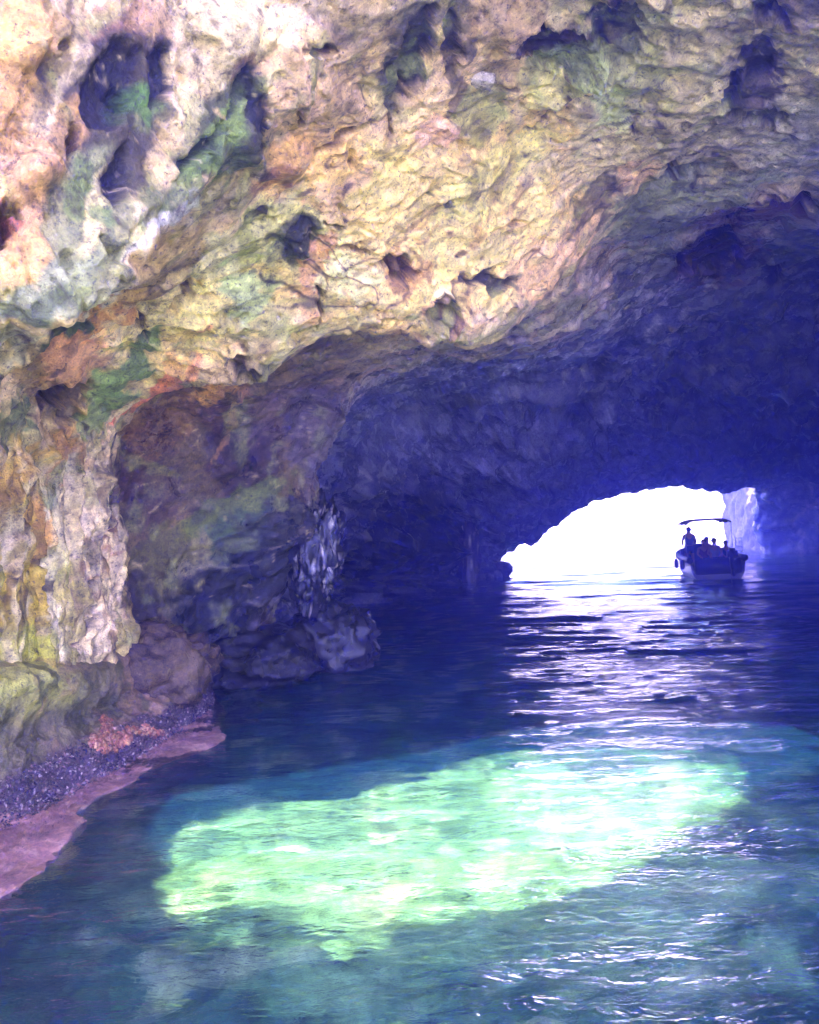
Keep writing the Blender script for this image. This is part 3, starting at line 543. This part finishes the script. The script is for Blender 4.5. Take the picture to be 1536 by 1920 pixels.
boulder('boulder', P(303, 1250, 9.9), (.54, .62, .44), 3, 'rounded brown boulder on the far end of the left ledge', (88, 72, 48), cols2=(66, 54, 38))
boulder('boulder', P(625, 1205, 13.6), (.62, .8, .56), 21, 'blocky dark boulder standing in the water under the hanging wet rock', (34, 32, 32), cols2=(26, 28, 26), mat=WET)  # colour darkened to carry the shade this boulder stands in
boulder('boulder', P(480, 1245, 12.6), (.85, .9, .48), 33, 'low dark boulder behind the left ledge, at the mouth of the side chamber', (34, 32, 28), cols2=(28, 30, 24))  # shade put into the colour here too
boulder('boulder', P(942, 1068, 37.5), (.40, .5, .32), 41, 'small rock in the water at the left foot of the far opening', (96, 86, 84), sub=4)
boulder('hanging_rock', P(594, 1035, 12.9), (.30, .34, .70), 52, 'jagged wet rock hanging down at the edge of the black side chamber', (40, 38, 46), cols2=(30, 30, 34), mat=DRIP, amp=.42, vein_glint=.5, fx=(1.6, 1.6, .6), cat='rock')
boulder('rock_pillar', P(880, 1045, 34.0), (.34, .45, 1.5), 61, 'slim wet rock pillar left of the far opening', (90, 80, 96), mat=DRIP, amp=.45, vein_glint=.9, fx=(2, 2, .5), sub=4, cat='rock')
_m = (np.abs(px - 905) < 6) & (np.abs(py - 152) < 6) & (rid2 < 5)
_q = G[_m][np.argmin(np.linalg.norm(G[_m] - CAM, axis=1))] if _m.any() else P(905, 156, 6.5)
boulder('wedged_stone', _q, (.10, .08, .05), 74, 'pale stone wedged in the cave ceiling near the top of the picture', (204, 188, 156), rot=.3, sub=4, amp=.20, cat='stone', cols2=(190, 180, 150))

# sunlit cliff outside the far opening, on its right
cr = np.array([[P(1384, y, 62) for y in (1040, 985, 930, 880, 800, 700)], [P(1398, y, 60) for y in (1040, 985, 930, 880, 800, 700)], [P(1440, y, 58) for y in (1040, 985, 930, 880, 800, 700)], [P(1520, y, 60) for y in (1040, 985, 930, 880, 800, 700)]])
cr[0, :, 0] += 1.2; cr[:, 0, 2] = -2; cr[0, :, 1] += 6
CG = pchip(np.swapaxes(pchip(np.swapaxes(cr, 0, 1), [24, 24, 24, 24, 24]), 0, 1), [40, 50, 30])
cn = normals(CG); CG = CG + cn * (.8 * fbm(CG * .35, 5, 900))[..., None]
me = grid_mesh('sea_cliff', CG, np.zeros(CG.shape) + lin((178, 160, 150)))
link('sea_cliff', me, ROCK, kind='structure')

# invented pale hill, placed to brighten the view through the far opening
hx = np.linspace(-40, 98, 260); hv = np.linspace(0, 1, 24); HX, HV = np.meshgrid(hx, hv)
HG = np.stack([HX, 96 + 12 * HV + 0 * HX, -1.5 + 16 * np.sin(HV * 1.57) * (.7 + .5 * fbm(np.stack([HX * .03, 0 * HX, 0 * HX], -1), 4, 950))], -1)
HG[..., 1] += 3 * fbm(HG * .08, 4, 951)
link('bright_backdrop', grid_mesh('bright_backdrop', HG, np.zeros(HG.shape) + lin((196, 186, 168))), ROCK, kind='structure')

# ---------------------------------------------------------------- boat
def plain(name, col, rough=.5, metal=0, var=.15, scale=8):
    k = N(name); b = k.n('BsdfPrincipled'); pos = k.n('TexCoord').outputs['Object']
    c = lin(col); nz = k.noise(pos, scale, 4)
    cr_ = k.ramp(nz, [(.3, tuple(c * (1 - var))), (.7, tuple(np.minimum(c * (1 + var), 1)))])
    k.l(cr_, b.inputs['Base Color']); b.inputs['Roughness'].default_value = rough; b.inputs['Metallic'].default_value = metal
    k.l(b.outputs[0], k.out.inputs[0]); return k.m
HULL = plain('boat_paint', (26, 32, 60), .35); TUBE = plain('boat_rubber', (34, 38, 56), .6); CLOTH = plain('canopy_cloth', (120, 112, 140), .8)
STEEL = plain('steel_tube', (170, 172, 180), .3, 1); BLK = plain('motor_black', (28, 28, 34), .35); SEATM = plain('seat_vinyl', (120, 116, 120), .6); FENM = plain('fender_rubber', (40, 44, 80), .5)
def mb(name, build, mat, parent, smooth=True):
    bm = bmesh.new(); build(bm)
    if smooth:
        for f in bm.faces: f.smooth = True
    me = bpy.data.meshes.new(name); bm.to_mesh(me); bm.free(); o = link(name, me, mat, parent); return o
def tube(bm, pts, r, n=10, cap=True):
    pts = [Vector(p) for p in pts]; rings = []
    rs = r if hasattr(r, '__len__') else [r] * len(pts)
    for i, p in enumerate(pts):
        t = (pts[min(i + 1, len(pts) - 1)] - pts[max(i - 1, 0)]).normalized()
        a = t.cross(Vector((0, 0, 1)) if abs(t.z) < .9 else Vector((0, 1, 0))).normalized(); b = t.cross(a)
        rings.append([bm.verts.new(p + (a * math.cos(q) + b * math.sin(q)) * rs[i]) for q in np.linspace(0, 2 * math.pi, n, endpoint=False)])
    for A, B in zip(rings[:-1], rings[1:]):
        for i in range(n): bm.faces.new((A[i], A[(i + 1) % n], B[(i + 1) % n], B[i]))
    if cap: bm.faces.new(rings[0][::-1]); bm.faces.new(rings[-1])
def bxx(bm, c, sz, bev=.02, rz=0):
    r = bmesh.ops.create_cube(bm, size=1); vs = r['verts']
    for v in vs:
        v.co = Vector((v.co.x * sz[0], v.co.y * sz[1], v.co.z * sz[2])); v.co.rotate(Matrix.Rotation(rz, 3, 'Z')); v.co += Vector(c)
    es = list({e for v in vs for e in v.link_edges})
    bmesh.ops.bevel(bm, geom=es, offset=bev, segments=2, affect='EDGES')
bp_ = W(1323, 1079)
boat = bpy.data.objects.new('motor_boat', None); C.objects.link(boat); boat.location = bp_; boat.rotation_euler = (0, R(-1.5), R(-9)); boat.scale = (.80, .88, .88)
boat['label'] = 'dark open tour boat with a sun canopy, floating in front of the bright far opening'; boat['category'] = 'boat'
# local frame: the stern is at -y (towards the camera), bow at +y
LN = 6.2
def hullf(bm):
    rows_ = []
    for t in np.linspace(0, 1, 25):
        y = -LN / 2 + LN * t; wv = 1.12 * (1 - max(0, (t - .45) / .55) ** 2.4) + .02; sheer = .78 + .30 * t ** 2; keel = -.28 + .40 * max(0, (t - .7) / .3) ** 2
        r = [(-wv * 1.0, sheer), (-wv * 1.0, sheer - .12), (-wv * .94, .25), (-wv * .80, 0.0), (0, keel), (wv * .80, 0.0), (wv * .94, .25), (wv, sheer - .12), (wv, sheer),
             (wv - .10 * min(1, wv), sheer), (wv * .88, .30), (-wv * .88, .30), (-wv + .10 * min(1, wv), sheer)]
        rows_.append([bm.verts.new((x, y, z)) for x, z in r])
    n = len(rows_[0])
    for A, B in zip(rows_[:-1], rows_[1:]):
        for i in range(n): bm.faces.new((A[i], A[(i + 1) % n], B[(i + 1) % n], B[i]))
    bm.faces.new((rows_[0][1], rows_[0][2], rows_[0][3], rows_[0][4], rows_[0][5], rows_[0][6], rows_[0][7], rows_[0][10], rows_[0][11]))
    bm.faces.new(rows_[-1])
mb('hull', hullf, HULL, boat, False)
def collar(bm):
    L_ = [(-1.14 * (1 - max(0, (t - .45) / .55) ** 2.4), -LN / 2 + LN * t, .80 + .30 * t ** 2) for t in np.linspace(0, 1, 20)]
    tube(bm, L_ + [(-x, y, z) for x, y, z in L_[::-1][1:]], .13, 12)
mb('rubber_collar', collar, TUBE, boat)
mb('transom', lambda bm: bxx(bm, (0, -LN / 2 + .02, .52), (1.9, .08, .62), .02), HULL, boat)
canopy_z = 2.30
def can(bm):
    n = 18; m = 8; top = []
    for j in range(m + 1):
        y = -1.7 + 2.4 * j / m; row = []
        for i in range(n + 1):
            u = i / n * 2 - 1; row.append((u * .98, y, canopy_z + .10 - .13 * abs(u) ** 7 - .02 * u * u - .02 * math.cos(j / m * 12)))
        top.append([bm.verts.new(p) for p in row])
    bot = [[bm.verts.new(v.co - Vector((0, 0, .05))) for v in r] for r in top]
    for a in (top, bot):
        for A, B in zip(a[:-1], a[1:]):
            for i in range(n): bm.faces.new((A[i], A[i + 1], B[i + 1], B[i]))
    for j in range(m):
        for i in (0, n): bm.faces.new((top[j][i], top[j + 1][i], bot[j + 1][i], bot[j][i]))
    for i in range(n):
        for j in (0, m): bm.faces.new((top[j][i], top[j][i + 1], bot[j][i + 1], bot[j][i]))
    bmesh.ops.recalc_face_normals(bm, faces=bm.faces)
mb('canopy', can, CLOTH, boat)
for sx_ in (-1, 1):
    for y0, y1 in ((-1.6, -1.1), (.6, .1)):
        mb('canopy_pole', lambda bm: tube(bm, [(sx_ * .97, y0, canopy_z - .02), (sx_ * 1.02, (y0 + y1) / 2, 1.4), (sx_ * 1.04, y1, .85)], .016, 8), STEEL, boat)
def motor(bm):
    bxx(bm, (0, 0, .38), (.40, .55, .42), .10); bxx(bm, (0, .05, .0), (.18, .26, .5), .04); bxx(bm, (0, .02, -.35), (.12, .36, .3), .03)
mo = mb('outboard_motor', motor, BLK, boat); mo.location = (.55, -LN / 2 - .28, .62)
cns = mb('console', lambda bm: (bxx(bm, (0, 0, .5), (.62, .5, .8), .05), bxx(bm, (0, .1, .95), (.56, .06, .28), .02)), TUBE, boat); cns.location = (-.25, -.2, .28)
for y in (-1.9, -1.0, 1.0, 1.8): mb('bench', lambda bm: bxx(bm, (0, y, .48), (1.5 if y < 1.5 else .8, .42, .34), .04), SEATM, boat)
ld = mb('boarding_ladder', lambda bm: [tube(bm, [(1.02, -2.0, .85), (1.02, -2.0, 1.65)], .014), tube(bm, [(1.30, -2.0, .95), (1.30, -2.0, 1.55)], .014)] + [tube(bm, [(1.0, -2.0, z), (1.32, -2.0, z)], .012) for z in (1.0, 1.2, 1.4, 1.55)], STEEL, boat)
mb('antenna', lambda bm: tube(bm, [(-1.06, -1.9, .85), (-1.08, -1.95, 1.7)], .012), STEEL, boat)
for x, y, z in ((-1.34, -2.2, .62), (-1.36, -.6, .60), (1.38, -1.4, .66), (1.34, .2, .64)):
    mb('fender', lambda bm: tube(bm, [(x, y, z + .22), (x, y, z + .17), (x, y, z + .1), (x, y, z - .12), (x, y, z - .18), (x, y, z - .2)], [.015, .06, .10, .10, .06, .02], 10), FENM, boat)

# ---------------------------------------------------------------- people aboard
SKIN = plain('skin', (150, 108, 84), .55); HAIR = plain('hair', (38, 28, 24), .6); 
CL = [plain('cloth_%s' % n_, c_, .8) for n_, c_ in (('blue', (52, 66, 120)), ('red', (90, 36, 40)), ('white', (120, 120, 124)), ('green', (44, 66, 60)))]
def person(loc, rz, pose, cloth, label, sc=1.0):
    if pose == 'stand':
        J = dict(pel=(0,0,.93), sp=(0,.02,1.15), ch=(0,.01,1.36), nk=(0,0,1.50), hd=(0,.02,1.62), ht=(0,.01,1.72),
          ls=(-.19,0,1.43), le=(-.27,.02,1.16), lw=(-.22,.20,1.02), lh=(-.20,.28,1.02), rs=(.19,0,1.43), re=(.28,.05,1.17), rw=(.24,.26,1.10), rh=(.22,.34,1.11),
          lhp=(-.10,0,.90), lk=(-.12,.02,.50), la=(-.13,-.02,.09), lt=(-.14,.14,.03), rhp=(.10,0,.90), rk=(.13,.03,.50), ra=(.15,-.02,.09), rt=(.16,.14,.03))
    else:
        J = dict(pel=(0,0,.10), sp=(0,.03,.32), ch=(0,.03,.54), nk=(0,.04,.68), hd=(0,.07,.80), ht=(0,.05,.90),
          ls=(-.19,.02,.61), le=(-.26,.10,.36), lw=(-.17,.30,.24), lh=(-.14,.37,.22), rs=(.19,.02,.61), re=(.26,.10,.36), rw=(.17,.30,.24), rh=(.14,.37,.22),
          lhp=(-.10,.04,.09), lk=(-.14,.44,.12), la=(-.14,.46,-.30), lt=(-.14,.60,-.34), rhp=(.10,.04,.09), rk=(.14,.44,.12), ra=(.14,.46,-.30), rt=(.14,.60,-.34))
    rad = dict(pel=(.15,.11), sp=(.13,.095), ch=(.155,.11), nk=(.06,.06), hd=(.078,.095), ht=(.062,.075), ls=(.06,.06), le=(.042,.042), lw=(.03,.03), lh=(.035,.02), rs=(.06,.06), re=(.042,.042), rw=(.03,.03), rh=(.035,.02),
          lhp=(.09,.09), lk=(.058,.058), la=(.04,.04), lt=(.04,.028), rhp=(.09,.09), rk=(.058,.058), ra=(.04,.04), rt=(.04,.028))
    E = [('pel','sp'),('sp','ch'),('ch','nk'),('nk','hd'),('hd','ht'),('ch','ls'),('ls','le'),('le','lw'),('lw','lh'),('ch','rs'),('rs','re'),('re','rw'),('rw','rh'),('pel','lhp'),('lhp','lk'),('lk','la'),('la','lt'),('pel','rhp'),('rhp','rk'),('rk','ra'),('ra','rt')]
    def build(names, edges, nm, mat, k_, parent, root):
        me = bpy.data.meshes.new(nm); ix = {n_: i for i, n_ in enumerate(names)}
        me.from_pydata([Vector(J[n_]) for n_ in names], [(ix[a], ix[b]) for a, b in edges], [])
        o = link(nm, me, mat, parent); m = o.modifiers.new('skin', 'SKIN'); m.use_smooth_shade = True
        for n_ in names:
            v = me.skin_vertices[0].data[ix[n_]]; v.radius = (rad[n_][0] * k_, rad[n_][1] * k_); v.use_root = n_ == root
        o.modifiers.new('sub', 'SUBSURF').levels = 2; o.modifiers['sub'].render_levels = 2
        return o
    b = build(list(J), E, 'person', SKIN, 1.0, None, 'pel')
    b.location = loc; b.rotation_euler = (0, 0, rz); b.scale = (sc,) * 3
    tn = ['pel', 'sp', 'ch', 'ls', 'rs']; build(tn, [('pel','sp'),('sp','ch'),('ch','ls'),('ch','rs')], 'shirt', cloth, 1.14, b, 'pel')
    tn = ['pel', 'lhp', 'lk', 'rhp', 'rk']
    Jk = dict(J); 
    for a, h_ in (('lk', 'lhp'), ('rk', 'rhp')): J[a] = tuple(np.array(J[h_]) * .35 + np.array(Jk[a]) * .65)
    build(tn, [('pel','lhp'),('lhp','lk'),('pel','rhp'),('rhp','rk')], 'shorts', CL[0], 1.18, b, 'pel')
    hd = Vector(J['hd']); 
    def hair(bm):
        bmesh.ops.create_uvsphere(bm, u_segments=16, v_segments=10, radius=.115)
        for v in bm.verts: v.co = Vector((v.co.x * .92, v.co.y * 1.04 - .018, max(v.co.z, -.04 if v.co.y < 0 else .03) * 1.1)) + hd + Vector((0, 0, .035))
    mb('hair', hair, HAIR, b)
    b['label'] = label; b['category'] = 'person'; b['group'] = 'people aboard the boat'
    return b
BM = Matrix.Translation(Vector(bp_)) @ Matrix.Rotation(R(-9), 4, 'Z') @ Matrix.Rotation(R(-1.5), 4, 'Y') @ Matrix.Diagonal((.80, .88, .88, 1))
def aboard(x, y, z): return BM @ Vector((x, y, z))
person(aboard(-.78, -.75, .30), R(-5), 'stand', CL[0], 'person standing at the left side of the boat under the canopy edge', .90)
person(aboard(-.35, -1.9, .62), R(175), 'sit', CL[1], 'person seated on the rear bench, nearest the standing person', .9)
person(aboard(.10, -1.9, .62), R(170), 'sit', CL[2], 'person seated in the middle of the rear bench', .92)
person(aboard(.58, -1.9, .62), R(190), 'sit', CL[3], 'person seated at the right end of the rear bench', .8)
person(aboard(.30, 1.0, .62), R(182), 'sit', CL[1], 'person seated on the forward bench, right of the console', .92)
person(aboard(-.25, 1.0, .62), R(178), 'sit', CL[2], 'person seated on the forward bench, behind the console', .88)

# ---------------------------------------------------------------- haze
import os
if not os.environ.get('NOHAZE'):
    k = N('haze_air'); pv = k.n('VolumePrincipled')
    pv.inputs['Color'].default_value = (.10, .12, 1.0, 1); pv.inputs['Density'].default_value = .0122; pv.inputs['Anisotropy'].default_value = .75
    k.l(pv.outputs[0], k.out.inputs[1])
    bm = bmesh.new(); bmesh.ops.create_cube(bm, size=1)
    for v in bm.verts: v.co = Vector((v.co.x * 210, v.co.y * 186 + 28, -15.5 if v.co.z < 0 else 36))
    me = bpy.data.meshes.new('haze'); bm.to_mesh(me); bm.free()
    link('haze', me, k.m, kind='stuff')
